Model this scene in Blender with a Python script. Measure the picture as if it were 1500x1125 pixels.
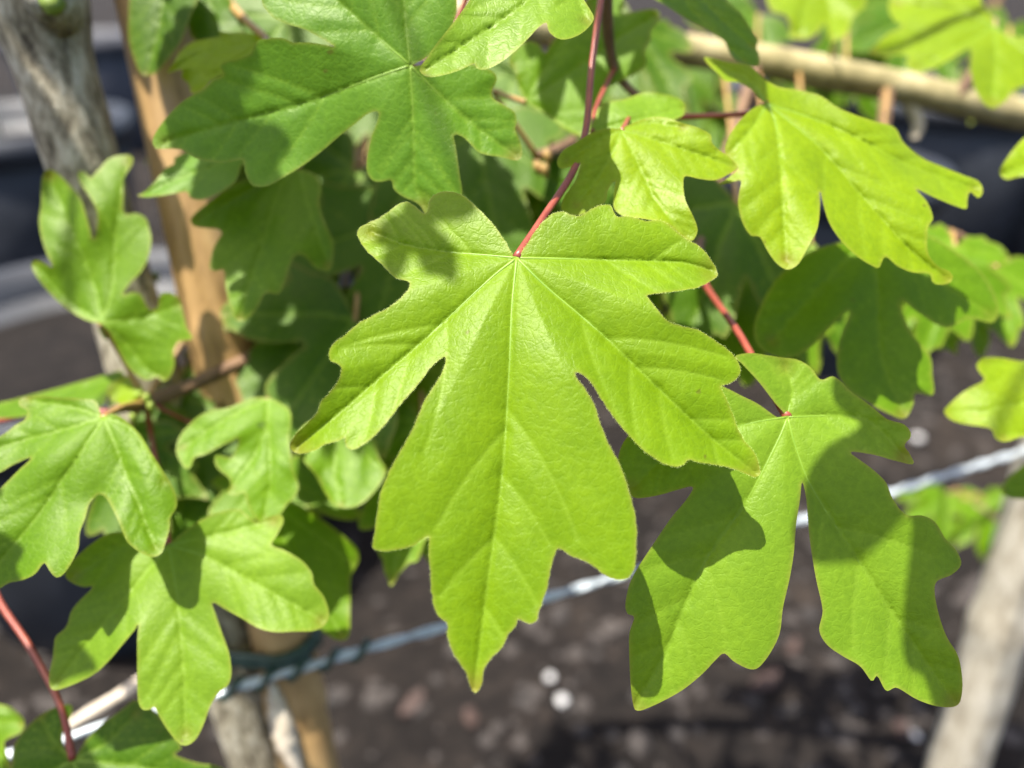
import bpy, math, random
import numpy as np
from mathutils import Vector, Matrix
from mathutils.geometry import delaunay_2d_cdt

random.seed(7); rng = np.random.default_rng(7)
for o in list(bpy.data.objects): bpy.data.objects.remove(o)
scene = bpy.context.scene
COL = scene.collection
scene.cycles.max_bounces = 3; scene.cycles.diffuse_bounces = 2; scene.cycles.glossy_bounces = 1; scene.cycles.transmission_bounces = 3
scene.cycles.caustics_reflective = False; scene.cycles.caustics_refractive = False; scene.cycles.use_light_tree = False

# ------------------------------------------------------------------ camera
PITCH = math.radians(29.0); CAMZ = 0.60
FPX, CX, CY = 1125.0, 750.0, 562.5            # photograph is 1500 x 1125
cam_d = bpy.data.cameras.new('camera'); cam = bpy.data.objects.new('camera', cam_d); COL.objects.link(cam)
cam.location = (0, 0, CAMZ); cam.rotation_euler = (math.radians(90) - PITCH, 0, 0)
cam_d.sensor_width = 36; cam_d.lens = 27; cam_d.clip_start = 0.01; cam_d.clip_end = 200
cam_d.dof.use_dof = True; cam_d.dof.focus_distance = 0.160; cam_d.dof.aperture_fstop = 6.0
scene.camera = cam
# ------------------------------------------------------------------ sky, sun, exposure
SUN = Vector((-0.24, -0.11, 0.96)).normalized()          # towards the sun
world = bpy.data.worlds.new('World'); scene.world = world; world.use_nodes = True
wn = world.node_tree.nodes; wl = world.node_tree.links
sky = wn.new('ShaderNodeTexSky'); sky.sky_type = 'NISHITA'; sky.sun_disc = False; sky.dust_density = 3.0; sky.ozone_density = 0.6; sky.air_density = 0.8
sky.sun_elevation = math.asin(SUN.z); sky.sun_rotation = math.atan2(SUN.x, SUN.y)
wn['Background'].inputs['Strength'].default_value = 0.11
wl.new(sky.outputs[0], wn['Background'].inputs['Color'])
sl = bpy.data.lights.new('sun', 'SUN'); so = bpy.data.objects.new('sun', sl); COL.objects.link(so)
sl.energy = 4.6; sl.angle = math.radians(0.53); sl.color = (1, 0.95, 0.87)
so.rotation_euler = (-SUN).to_track_quat('-Z', 'Y').to_euler(); so.location = (0, 0, 5)
vs = scene.view_settings
vs.view_transform = 'Standard'; vs.look = 'None'; vs.gamma = 1; vs.exposure = 1.6; vs.use_curve_mapping = False

# ------------------------------------------------------------------ pixel helpers (photograph pixels -> rays)
RX = np.array([1.0, 0, 0]); UP = np.array([0, math.sin(PITCH), math.cos(PITCH)])
FW = np.array([0, math.cos(PITCH), -math.sin(PITCH)]); CP = np.array([0, 0, CAMZ])
def rays(p):
    p = np.asarray(p, float).reshape(-1, 2)
    return ((p[:, 0]-CX)/FPX)[:, None]*RX - ((p[:, 1]-CY)/FPX)[:, None]*UP + FW
def at(px, py, z): return CP + rays([(px, py)])[0]*z
def ground(px, py, h=0.0):
    r = rays([(px, py)])[0]; return CP + r*((h-CAMZ)/r[2])

# ------------------------------------------------------------------ materials
def newmat(name):
    m = bpy.data.materials.new(name); m.use_nodes = True
    nt = m.node_tree; return m, nt, nt.nodes['Principled BSDF'], nt.nodes['Material Output']
def N(nt, t, **k):
    n = nt.nodes.new(t)
    for a, b in k.items():
        if a in n.inputs.keys(): n.inputs[a].default_value = b
        else: setattr(n, a, b)
    return n
def ramp(nt, stops):
    r = nt.nodes.new('ShaderNodeValToRGB'); e = r.color_ramp.elements
    while len(e) < len(stops): e.new(0.5)
    for i, (p, c) in enumerate(stops): e[i].position = p; e[i].color = (*c, 1)
    return r
def mixc(nt, fac, a, b, mode='MIX'):
    n = nt.nodes.new('ShaderNodeMix'); n.data_type = 'RGBA'; n.blend_type = mode
    for s, v in ((0, fac), (6, a), (7, b)):
        if hasattr(v, 'is_linked'): nt.links.new(v, n.inputs[s])
        elif isinstance(v, (int, float)): n.inputs[s].default_value = v
        else: n.inputs[s].default_value = (*v, 1)
    return n.outputs[2]

def leaf_material():
    m, nt, bsdf, out = newmat('maple_leaf'); L = nt.links
    tc = N(nt, 'ShaderNodeTexCoord'); info = N(nt, 'ShaderNodeObjectInfo')
    vein = N(nt, 'ShaderNodeAttribute', attribute_name='vein'); rim = N(nt, 'ShaderNodeAttribute', attribute_name='rim')
    n1 = N(nt, 'ShaderNodeTexNoise', Scale=55.0, Detail=5.0, Roughness=0.6); L.new(tc.outputs['Object'], n1.inputs['Vector'])
    n2 = N(nt, 'ShaderNodeTexNoise', Scale=700.0, Detail=3.0); L.new(tc.outputs['Object'], n2.inputs['Vector'])
    wp_ = N(nt, 'ShaderNodeTexNoise', Scale=380.0, Detail=2.0); L.new(tc.outputs['Object'], wp_.inputs['Vector'])
    wm = N(nt, 'ShaderNodeVectorMath', operation='SCALE'); L.new(wp_.outputs['Color'], wm.inputs[0]); wm.inputs['Scale'].default_value = 0.0022
    wa_ = N(nt, 'ShaderNodeVectorMath', operation='ADD'); L.new(tc.outputs['Object'], wa_.inputs[0]); L.new(wm.outputs[0], wa_.inputs[1])
    vo = N(nt, 'ShaderNodeTexVoronoi', Scale=480.0, feature='DISTANCE_TO_EDGE'); L.new(wa_.outputs[0], vo.inputs['Vector'])
    vr = ramp(nt, [(0.0, (1, 1, 1)), (0.12, (0, 0, 0))]); L.new(vo.outputs['Distance'], vr.inputs[0])
    v1 = ramp(nt, [(0.3, (0.80, 0.84, 0.8)), (0.72, (1.14, 1.10, 1.1))]); L.new(n1.outputs[0], v1.inputs[0])
    base = mixc(nt, 1.0, info.outputs['Color'], v1.outputs[0], 'MULTIPLY')
    v2 = ramp(nt, [(0.3, (0.9, 0.92, 0.9)), (0.7, (1.08, 1.07, 1.1))]); L.new(n2.outputs[0], v2.inputs[0])
    base = mixc(nt, 1.0, base, v2.outputs[0], 'MULTIPLY')
    ret = N(nt, 'ShaderNodeMath', operation='MULTIPLY'); L.new(vr.outputs[0], ret.inputs[0]); ret.inputs[1].default_value = 0.12
    base = mixc(nt, ret.outputs[0], base, (0.20, 0.36, 0.02))
    vm = N(nt, 'ShaderNodeMath', operation='MULTIPLY'); L.new(vein.outputs['Fac'], vm.inputs[0]); vm.inputs[1].default_value = 0.36
    base = mixc(nt, vm.outputs[0], base, (0.27, 0.42, 0.04))
    rm = N(nt, 'ShaderNodeMath', operation='MULTIPLY'); L.new(rim.outputs['Fac'], rm.inputs[0]); rm.inputs[1].default_value = 0.30
    base = mixc(nt, rm.outputs[0], base, (0.36, 0.30, 0.07))
    tipa = N(nt, 'ShaderNodeAttribute', attribute_name='tip'); tn = N(nt, 'ShaderNodeMath', operation='MULTIPLY'); L.new(tipa.outputs['Fac'], tn.inputs[0])
    tnr = ramp(nt, [(0.35, (0.25,)*3), (0.65, (1, 1, 1))]); L.new(n1.outputs[0], tnr.inputs[0]); L.new(tnr.outputs[0], tn.inputs[1])
    base = mixc(nt, tn.outputs[0], base, (0.17, 0.10, 0.02))
    sp_ = N(nt, 'ShaderNodeTexVoronoi', Scale=95.0); L.new(wa_.outputs[0], sp_.inputs['Vector'])
    spr = ramp(nt, [(0.035, (0.55,)*3), (0.06, (0, 0, 0))]); L.new(sp_.outputs['Distance'], spr.inputs[0])
    base = mixc(nt, spr.outputs[0], base, (0.10, 0.085, 0.012))
    L.new(base, bsdf.inputs['Base Color'])
    bsdf.inputs['Roughness'].default_value = 0.47; bsdf.inputs['Specular IOR Level'].default_value = 0.34; bsdf.inputs['Specular Tint'].default_value = (0.95, 1.0, 0.72, 1)
    rr = ramp(nt, [(0.3, (0.40,)*3), (0.7, (0.54,)*3)]); L.new(n1.outputs[0], rr.inputs[0]); L.new(rr.outputs[0], bsdf.inputs['Roughness'])
    # fine relief: reticulate veinlets and felt
    hs = N(nt, 'ShaderNodeMath', operation='MULTIPLY_ADD'); L.new(vr.outputs[0], hs.inputs[0]); hs.inputs[1].default_value = -0.26; L.new(n2.outputs[0], hs.inputs[2])
    n3 = N(nt, 'ShaderNodeTexNoise', Scale=2300.0, Detail=2.0); L.new(tc.outputs['Object'], n3.inputs['Vector'])
    h3 = N(nt, 'ShaderNodeMath', operation='MULTIPLY_ADD'); L.new(n3.outputs[0], h3.inputs[0]); h3.inputs[1].default_value = 0.55; L.new(hs.outputs[0], h3.inputs[2]); hs = h3
    bu = N(nt, 'ShaderNodeBump', Strength=0.5, Distance=0.00022); L.new(hs.outputs[0], bu.inputs['Height'])
    L.new(bu.outputs[0], bsdf.inputs['Normal'])
    tr = N(nt, 'ShaderNodeBsdfTranslucent'); L.new(bu.outputs[0], tr.inputs['Normal'])
    tcol = mixc(nt, 1.0, base, (1.95, 1.45, 0.08), 'MULTIPLY'); L.new(tcol, tr.inputs['Color'])
    mx = N(nt, 'ShaderNodeMixShader'); mx.inputs[0].default_value = 0.46
    L.new(bsdf.outputs[0], mx.inputs[1]); L.new(tr.outputs[0], mx.inputs[2]); L.new(mx.outputs[0], out.inputs['Surface'])
    return m
def vein_material():
    m, nt, b, out = newmat('leaf_vein'); L = nt.links
    tc = N(nt, 'ShaderNodeTexCoord'); n = N(nt, 'ShaderNodeTexNoise', Scale=200.0); L.new(tc.outputs['Object'], n.inputs['Vector'])
    r = ramp(nt, [(0.3, (0.17, 0.31, 0.02)), (0.7, (0.25, 0.40, 0.04))]); L.new(n.outputs[0], r.inputs[0]); L.new(r.outputs[0], b.inputs['Base Color'])
    b.inputs['Roughness'].default_value = 0.45
    tr = N(nt, 'ShaderNodeBsdfTranslucent'); tr.inputs['Color'].default_value = (0.3, 0.42, 0.03, 1)
    mx = N(nt, 'ShaderNodeMixShader'); mx.inputs[0].default_value = 0.4
    L.new(b.outputs[0], mx.inputs[1]); L.new(tr.outputs[0], mx.inputs[2]); L.new(mx.outputs[0], out.inputs['Surface'])
    return m
def noisy(name, stops, scale, rough=0.6, bump=0.3, bdist=0.001, detail=6.0, stretch=None, spec=0.5, metallic=0.0):
    m, nt, b, out = newmat(name); L = nt.links
    tc = N(nt, 'ShaderNodeTexCoord'); src = tc.outputs['Object']
    if stretch:
        mp = N(nt, 'ShaderNodeMapping'); mp.inputs['Scale'].default_value = stretch; L.new(src, mp.inputs['Vector']); src = mp.outputs[0]
    n = N(nt, 'ShaderNodeTexNoise', Scale=scale, Detail=detail, Roughness=0.65); L.new(src, n.inputs['Vector'])
    r = ramp(nt, stops); L.new(n.outputs[0], r.inputs[0]); L.new(r.outputs[0], b.inputs['Base Color'])
    b.inputs['Roughness'].default_value = rough; b.inputs['Specular IOR Level'].default_value = spec; b.inputs['Metallic'].default_value = metallic
    bu = N(nt, 'ShaderNodeBump', Strength=bump, Distance=bdist); L.new(n.outputs[0], bu.inputs['Height']); L.new(bu.outputs[0], b.inputs['Normal'])
    return m
M_LEAF = leaf_material(); M_VEIN = vein_material()
M_PET = noisy('red_petiole', [(0.25, (0.14, 0.022, 0.014)), (0.75, (0.28, 0.065, 0.035))], 180, 0.4, 0.15)
M_PETG = noisy('brown_petiole', [(0.25, (0.24, 0.13, 0.04)), (0.75, (0.34, 0.22, 0.07))], 180, 0.45, 0.15)
M_BARK = noisy('grey_bark', [(0.33, (0.06, 0.045, 0.025)), (0.47, (0.25, 0.215, 0.14)), (0.56, (0.38, 0.34, 0.245)), (0.7, (0.56, 0.52, 0.41))], 260, 0.8, 1.0, 0.0016, 8, (1, 1, 0.42))
M_PALE = noisy('pale_bark', [(0.25, (0.16, 0.13, 0.085)), (0.5, (0.36, 0.32, 0.24)), (0.75, (0.55, 0.51, 0.42))], 120, 0.75, 0.6, 0.001, 8, (1, 1, 0.4))
M_TWIG = noisy('brown_twig', [(0.25, (0.07, 0.035, 0.018)), (0.75, (0.20, 0.115, 0.06))], 160, 0.65, 0.5)
M_BRANCH = noisy('olive_branch', [(0.25, (0.10, 0.085, 0.03)), (0.5, (0.26, 0.22, 0.10)), (0.75, (0.45, 0.39, 0.24))], 70, 0.7, 0.6, 0.001)
M_CANE = noisy('bamboo_cane', [(0.28, (0.15, 0.085, 0.032)), (0.42, (0.34, 0.205, 0.08)), (0.58, (0.45, 0.285, 0.12)), (0.75, (0.56, 0.40, 0.21))], 75, 0.45, 0.3, 0.0005, 8, (1, 1, 0.16))
M_PEEL = noisy('pale_torn_fibre', [(0.3, (0.42, 0.34, 0.24)), (0.7, (0.66, 0.58, 0.46))], 150, 0.8, 0.5)
M_WIRE = noisy('galvanised_wire', [(0.3, (0.34, 0.39, 0.41)), (0.7, (0.56, 0.60, 0.62))], 400, 0.40, 0.2, 0.0004, metallic=0.25)
M_TIE = noisy('green_plastic_tie', [(0.3, (0.012, 0.03, 0.018)), (0.7, (0.03, 0.06, 0.04))], 120, 0.35, 0.2)
M_POT = noisy('black_plastic_pot', [(0.3, (0.014, 0.016, 0.020)), (0.7, (0.035, 0.038, 0.045))], 14, 0.5, 0.15, 0.002, spec=.35)
M_POTG = noisy('grey_pot', [(0.3, (0.035, 0.037, 0.044)), (0.7, (0.075, 0.076, 0.088))], 14, 0.6, 0.15, 0.002, spec=.3)  # lighter grey than the black pots
def soil_material():
    m, nt, b, out = newmat('soil'); L = nt.links
    tc = N(nt, 'ShaderNodeTexCoord')
    n1 = N(nt, 'ShaderNodeTexNoise', Scale=5.0, Detail=8.0, Roughness=0.65); n2 = N(nt, 'ShaderNodeTexNoise', Scale=55.0, Detail=6.0, Roughness=0.7)
    for n in (n1, n2): L.new(tc.outputs['Object'], n.inputs['Vector'])
    r1 = ramp(nt, [(0.3, (0.009, 0.0075, 0.0068)), (0.55, (0.018, 0.0148, 0.013)), (0.75, (0.038, 0.030, 0.024))]); L.new(n1.outputs[0], r1.inputs[0])
    r2 = ramp(nt, [(0.3, (0.3, 0.3, 0.31)), (0.6, (1.1, 1.06, 1.0)), (0.74, (3.2, 2.8, 2.4))]); L.new(n2.outputs[0], r2.inputs[0])
    L.new(mixc(nt, 1.0, r1.outputs[0], r2.outputs[0], 'MULTIPLY'), b.inputs['Base Color']); b.inputs['Roughness'].default_value = 0.9; b.inputs['Specular IOR Level'].default_value = 0.15
    bu = N(nt, 'ShaderNodeBump', Strength=0.9, Distance=0.012); L.new(n2.outputs[0], bu.inputs['Height']); L.new(bu.outputs[0], b.inputs['Normal'])
    return m
M_SOIL = soil_material()
M_CHIP = noisy('wood_chip', [(0.3, (0.012, 0.0098, 0.0085)), (0.7, (0.040, 0.031, 0.025))], 40, 0.8, 0.4)
M_RED = noisy('reddish_chip', [(0.3, (0.022, 0.011, 0.007)), (0.7, (0.062, 0.033, 0.024))], 40, 0.75, 0.4)
M_STONE = noisy('pale_stone', [(0.3, (0.30, 0.29, 0.28)), (0.7, (0.58, 0.57, 0.55))], 60, 0.7, 0.3)
M_HAIR = noisy('pale_hair', [(0.3, (0.45, 0.55, 0.12)), (0.7, (0.6, 0.68, 0.25))], 100, 0.5, 0.0)
M_BUD = noisy('green_bud', [(0.3, (0.10, 0.16, 0.015)), (0.7, (0.24, 0.30, 0.04))], 200, 0.5, 0.2)

# ------------------------------------------------------------------ object helpers
def link(name, me, parent=None, loc=(0, 0, 0), mat=None):
    o = bpy.data.objects.new(name, me); COL.objects.link(o)
    if mat is not None: me.materials.append(mat)
    if parent is not None:
        o.parent = parent; pw = Vector(parent['_w']); o.location = Vector(loc) - pw
    else: o.location = loc
    o['_w'] = [float(v) for v in loc]
    return o
def tag(o, label=None, cat=None, group=None, kind=None):
    for k, v in (('label', label), ('category', cat), ('group', group), ('kind', kind)):
        if v: o[k] = v
    return o
def empty(name, loc, label, cat, group=None):
    o = link(name, None, None, [float(v) for v in loc]); o.empty_display_size = 0.02
    return tag(o, label, cat, group)
def catmull(P, n=6, closed=False):
    P = np.asarray(P, float); m = len(P); out = []
    for i in range(m if closed else m-1):
        if closed: a, b, c, d = P[(i-1) % m], P[i], P[(i+1) % m], P[(i+2) % m]
        else: b, c = P[i], P[i+1]; a = P[i-1] if i else 2*b-c; d = P[i+2] if i+2 < m else 2*c-b
        k = max(1, n); t = np.linspace(0, 1, k, endpoint=False)[:, None]
        m1 = (c-a)*0.5; m2 = (d-b)*0.5; lb = np.linalg.norm(c-b)
        for mm in (m1, m2):
            l = np.linalg.norm(mm)
            if l > lb*1.1: mm *= lb*1.1/l
        out.append((2*t**3-3*t**2+1)*b + (t**3-2*t**2+t)*m1 + (-2*t**3+3*t**2)*c + (t**3-t**2)*m2)
    if not closed: out.append(P[-1:])
    return np.vstack(out)
def resample(P, s, closed=False):
    if closed: P = np.vstack([P, P[:1]])
    d = np.r_[0, np.cumsum(np.linalg.norm(np.diff(P, axis=0), axis=1))]
    n = max(2, int(round(d[-1]/s))); t = np.linspace(0, d[-1], n+1)
    Q = np.stack([np.interp(t, d, P[:, k]) for k in range(P.shape[1])], 1)
    return Q[:-1] if closed else Q
def tube_mesh(name, P, R, seg=10, cap=True, noise=0.0, rough=None):
    """P: n x 3 path, R: radius per point"""
    P = np.asarray(P, float); n = len(P); R = np.broadcast_to(np.asarray(R, float), (n,))
    T = np.gradient(P, axis=0); T /= np.linalg.norm(T, axis=1)[:, None]
    ref = np.array([0.31, 0.2, 0.93]) if abs(T[0, 2]) < 0.8 else np.array([1.0, 0.1, 0])
    V = []; a = np.cross(T[0], ref); a /= np.linalg.norm(a)
    ang = np.linspace(0, 2*math.pi, seg, endpoint=False)
    for i in range(n):
        a = a - T[i]*a.dot(T[i]); a /= np.linalg.norm(a); b = np.cross(T[i], a)
        r = R[i]*(1 + noise*rng.normal(size=seg)) if noise else R[i]*np.ones(seg)
        V.append(P[i] + r[:, None]*(np.cos(ang)[:, None]*a + np.sin(ang)[:, None]*b))
    V = np.vstack(V); F = []
    for i in range(n-1):
        for j in range(seg):
            k = (j+1) % seg; F.append((i*seg+j, i*seg+k, (i+1)*seg+k, (i+1)*seg+j))
    if cap: F.append(tuple(range(seg))[::-1]); F.append(tuple((n-1)*seg+j for j in range(seg)))
    me = bpy.data.meshes.new(name); me.from_pydata(V.tolist(), [], F); me.shade_smooth(); me.update()
    return me
def tube(name, pts, R, parent, mat, seg=10, n=8, noise=0.0, orig=None):
    P = np.asarray(pts, float); Rr = np.broadcast_to(np.asarray(R, float), (len(P),))
    Q = catmull(np.c_[P, Rr], n); o0 = Q[0, :3] if orig is None else np.asarray(orig)
    me = tube_mesh(name, Q[:, :3]-o0, Q[:, 3], seg, True, noise)
    return link(name, me, parent, o0, mat)
def path(pl): return [at(*p) for p in pl]        # [(px,py,depth)...]

# ------------------------------------------------------------------ leaf builder
def seg_dist(P, A, B):
    d = B-A; L2 = (d*d).sum(1)+1e-18
    best = np.full(len(P), 1e9)
    for i in range(len(A)):
        w = P-A[i]; t = np.clip(w.dot(d[i])/L2[i], 0, 1)
        best = np.minimum(best, np.hypot(*(w - t[:, None]*d[i]).T))
    return best
def inside(P, poly):
    x, y = P[:, 0], P[:, 1]; r = np.zeros(len(P), bool); q = np.roll(poly, -1, 0)
    for (x1, y1), (x2, y2) in zip(poly, q):
        if y1 == y2: continue
        r ^= ((y1 > y) != (y2 > y)) & (x < (x2-x1)*(y-y1)/(y2-y1)+x1)
    return r
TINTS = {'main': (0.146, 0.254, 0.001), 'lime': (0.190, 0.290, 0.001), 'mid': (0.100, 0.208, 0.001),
         'cool': (0.098, 0.220, 0.012), 'deep': (0.052, 0.128, 0.001), 'pale': (0.152, 0.272, 0.012)}  # deep puts interior shade into the green, cool the sheen of the sky
def leaf(parent, outline, base, veins, z, n=(0, .35, .94), tint='mid', fold=0.16, droop=2.0, wave=0.0012, s=0.0009,
         petiole=None, pet_r=0.0008, pet_mat=None, label=None, tubes=True, jit=0.0, side=True, seed=1, holes=(), frame=None, hairs=False):
    lr = np.random.default_rng(seed)
    nv = np.asarray(n, float); nv = nv/np.linalg.norm(nv); nw = nv[0]*RX + nv[1]*UP - nv[2]*FW
    P0 = at(base[0], base[1], z) if frame is None else frame[0]
    def up(p):                                   # pixel -> point on the leaf's plane
        r = rays(p); t = (P0-CP).dot(nw)/r.dot(nw); return CP + r*t[:, None]
    e1 = np.cross(UP, nw); e1 /= np.linalg.norm(e1); e2 = np.cross(nw, e1)
    def to2(p): d = up(p)-P0; return np.stack([d.dot(e1), d.dot(e2)], 1)
    if frame:                                    # outline already in metres on a given plane
        P0, nw, e1 = frame; e2 = np.cross(nw, e1); to2 = lambda p: np.asarray(p, float).reshape(-1, 2)
    ol = resample(to2(catmull(outline, 5, True)), s*0.9, True)
    if jit:
        k = len(ol); j = lr.normal(size=k); j = (j + np.roll(j, 1) + np.roll(j, 2))/3
        nn = np.roll(ol, -1, 0)-np.roll(ol, 1, 0); nn = np.stack([nn[:, 1], -nn[:, 0]], 1); nn /= np.linalg.norm(nn, axis=1)[:, None]+1e-12
        ol = ol + nn*(j*jit)[:, None]
    area2 = (ol[:, 0]*np.roll(ol[:, 1], -1)-np.roll(ol[:, 0], -1)*ol[:, 1]).sum()
    if area2 < 0: ol = ol[::-1].copy()
    prim = [resample(catmull(to2([base]+list(v)), 6), s) for v in veins]
    prim = [p[inside(p, ol)] if True else p for p in prim]; prim = [p for p in prim if len(p) > 3]
    size = np.ptp(ol, axis=0).max()
    # secondary veins leave the main ones at about 40 degrees
    sec = []
    if side:
        for pi, p in enumerate(prim):
            L = len(p)
            others = np.vstack([q[::3] for k, q in enumerate(prim) if k != pi]) if len(prim) > 1 else np.array([[9., 9.]])
            for q, f in enumerate((0.36, 0.52, 0.68, 0.83)):
                for sg in (-1, 1):
                    if lr.random() < .15: continue
                    i = min(L-3, max(2, int((f + lr.uniform(-.05, .05) + 0.03*sg)*L)))
                    t = p[min(i+3, L-1)]-p[i-2]; t /= np.linalg.norm(t)+1e-12
                    a = sg*math.radians(lr.uniform(36, 50)); c = p[i].copy(); pts = [c.copy()]
                    for st in range(400):
                        ca, sa = math.cos(a), math.sin(a); d = np.array([ca*t[0]-sa*t[1], sa*t[0]+ca*t[1]])
                        c = c + d*s*1.5; a *= 0.985
                        if np.hypot(*(others-c).T).min() < np.hypot(*(p-c).T).min()*0.75 or st*s*1.5 > size*0.30: break
                        pts.append(c.copy())
                    pts = np.array(pts); ins = inside(pts, ol); k = np.argmin(ins) if not ins.all() else len(pts)
                    k = int(k*0.92)
                    if k > 3: sec.append(pts[:k])
    # points
    mn, mx = ol.min(0), ol.max(0)
    xs = np.arange(mn[0], mx[0], s); ys = np.arange(mn[1], mx[1], s*0.866)
    G = np.array([(x + (0.5*s if j % 2 else 0), y) for j, y in enumerate(ys) for x in xs]); G += lr.uniform(-.12, .12, G.shape)*s
    G = G[inside(G, ol)]
    oA, oB = ol, np.roll(ol, -1, 0)
    dB = pt_dist(G, ol); G = G[dB > s*0.55]
    vp = np.vstack(prim) if prim else np.zeros((0, 2))
    if len(vp): G = G[pt_dist(G, vp) > s*0.5]
    keep = [p[pt_dist(p, ol) > s*0.4] for p in prim]
    verts = [Vector(p) for p in ol]; edges = []; no = len(ol)
    for p in keep:
        st = len(verts); verts += [Vector(q) for q in p]; edges += [(st+i, st+i+1) for i in range(len(p)-1)]
    verts += [Vector(p) for p in G]
    r = delaunay_2d_cdt(verts, edges, [list(range(no))], 1, 1e-9)
    V = np.array([tuple(v) for v in r[0]]); F = [tuple(f) for f in r[2]]
    if len(F):
        cen = V[np.array(F)].mean(1); ok = inside(cen, ol)
        for (hx, hy, hr) in holes:
            hc = to2([(hx, hy)])[0]; ok &= np.hypot(*(cen-hc).T) > hr
        F = [f for f, k in zip(F, ok) if k]
    dP = pt_dist(V, vp) if len(vp) else np.full(len(V), 1.0)
    sp = np.vstack(sec) if sec else None
    dS = pt_dist(V, sp) if sec else np.full(len(V), 1.0)
    dE = pt_dist(V, ol)
    rr = np.hypot(V[:, 0], V[:, 1])
    w = 0.09*size; rs = rr/(rr+0.10*size)
    h = 1.9*fold*w*rs*(1-np.exp(-dP/w)) - 0.00022*np.exp(-(dP/0.0006)**2)
    h += 0.00075*(size/0.1)*(1-np.exp(-dS/(0.05*size))) - 0.00007*np.exp(-(dS/0.00045)**2)
    h -= droop*rr**2
    for k in range(5):                           # gentle undulation, stronger at the margin
        th = lr.uniform(0, 6.28); fr = lr.uniform(60, 210)*(0.08/size); ph = lr.uniform(0, 6.28)
        h += wave*(0.35 + 0.65*np.exp(-dE/(0.08*size)))*np.sin((V[:, 0]*math.cos(th)+V[:, 1]*math.sin(th))*fr+ph)*lr.uniform(.4, 1)/1.6
    W = P0 + V[:, :1]*e1 + V[:, 1:]*e2
    rd = W-CP; rd /= np.linalg.norm(rd, axis=1)[:, None]
    cs = np.maximum(0.45, -rd.dot(nw)); D3 = nw*h[:, None] if frame else -rd*(h/cs)[:, None]
    W3 = W + D3
    me = bpy.data.meshes.new('leaf'); me.from_pydata((W3-P0).tolist(), [], F)
    # make faces look to the upper side
    me.update(); me.shade_smooth()
    at1 = me.attributes.new('vein', 'FLOAT', 'POINT')
    at1.data.foreach_set('value', np.maximum(np.exp(-(dP/0.0005)**2)*(.35+.65*np.exp(-rr/(.4*size))), 0.8*np.exp(-(dS/0.00038)**2)).astype(np.float32))
    at2 = me.attributes.new('rim', 'FLOAT', 'POINT'); at2.data.foreach_set('value', np.exp(-dE/0.00035).astype(np.float32))
    tm_ = np.zeros(len(V))
    if not frame:
        tipd = [v[-1] for v in prim]
        for q in tipd: tm_ = np.maximum(tm_, lr.uniform(.35, 1.0)*np.exp(-(np.hypot(*(V-q).T)/(0.028*size))**2))
    at3 = me.attributes.new('tip', 'FLOAT', 'POINT'); at3.data.foreach_set('value', (tm_*.75).astype(np.float32))
    o = link('leaf', me, parent, P0, M_LEAF)
    if hairs:                                    # short pale hairs along the margin
        kd = [int(np.argmin(np.hypot(*(V-q).T))) for q in ol]; hv, hf = [], []
        for i in range(len(ol)):
            nx_ = ol[(i+1) % len(ol)]-ol[i-1]; nx_ = np.array([nx_[1], -nx_[0]])/(np.linalg.norm(nx_)+1e-12)
            for q in range(2):
                f = lr.random(); b0 = W3[kd[i]]*(1-f)+W3[kd[(i+1) % len(ol)]]*f
                if np.linalg.norm(W3[kd[i]]-W3[kd[(i+1) % len(ol)]]) > 3*s: continue
                d = nx_[0]*e1+nx_[1]*e2 + nw*lr.uniform(-.3, .6) + e1*lr.normal()*.35 + e2*lr.normal()*.35; d *= lr.uniform(.00018, .00042)/np.linalg.norm(d)
                sd = np.cross(d, rd[kd[i]]); sd *= .000011/(np.linalg.norm(sd)+1e-12); st = len(hv)
                hv += [tuple(b0-P0-sd), tuple(b0-P0+sd), tuple(b0-P0+d)]; hf.append((st, st+1, st+2))
        hm = bpy.data.meshes.new('margin_hairs'); hm.from_pydata(hv, [], hf); tag(link('margin_hairs', hm, o, P0, M_HAIR), kind='stuff')
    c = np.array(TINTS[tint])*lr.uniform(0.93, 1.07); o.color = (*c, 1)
    if label: o['label'] = label
    if tubes:
        for p in prim:
            idx = [int(np.argmin(np.hypot(*(V-q).T))) for q in p[::max(1, int(0.0016/s))]]
            Q = W3[idx] - nw*(0.00010 + 0.00030*np.linspace(0, 1, len(idx)))[:, None]
            if len(Q) < 3: continue
            R = np.linspace(0.00034, 0.00008, len(Q))*min(1.15, size/0.085)
            link('vein', tube_mesh('vein', Q-P0, R, 6), o, P0, M_VEIN)
    if petiole:
        pts = path(petiole) + [W3[int(np.argmin(rr))] - nw*0.0002]
        k = len(pts); R = np.full(k, pet_r); R[0] *= 1.35; R[-1] *= 1.15
        tube('petiole', pts, R, o, pet_mat or M_PET, 10, 8)
    return o
def pt_dist(P, Q):
    """distance of each P to the nearest of densely sampled Q (KD tree)"""
    from mathutils.kdtree import KDTree
    t = KDTree(len(Q))
    for i, q in enumerate(Q): t.insert((q[0], q[1], 0), i)
    t.balance()
    return np.array([t.find((p[0], p[1], 0))[2] for p in P])

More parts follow.
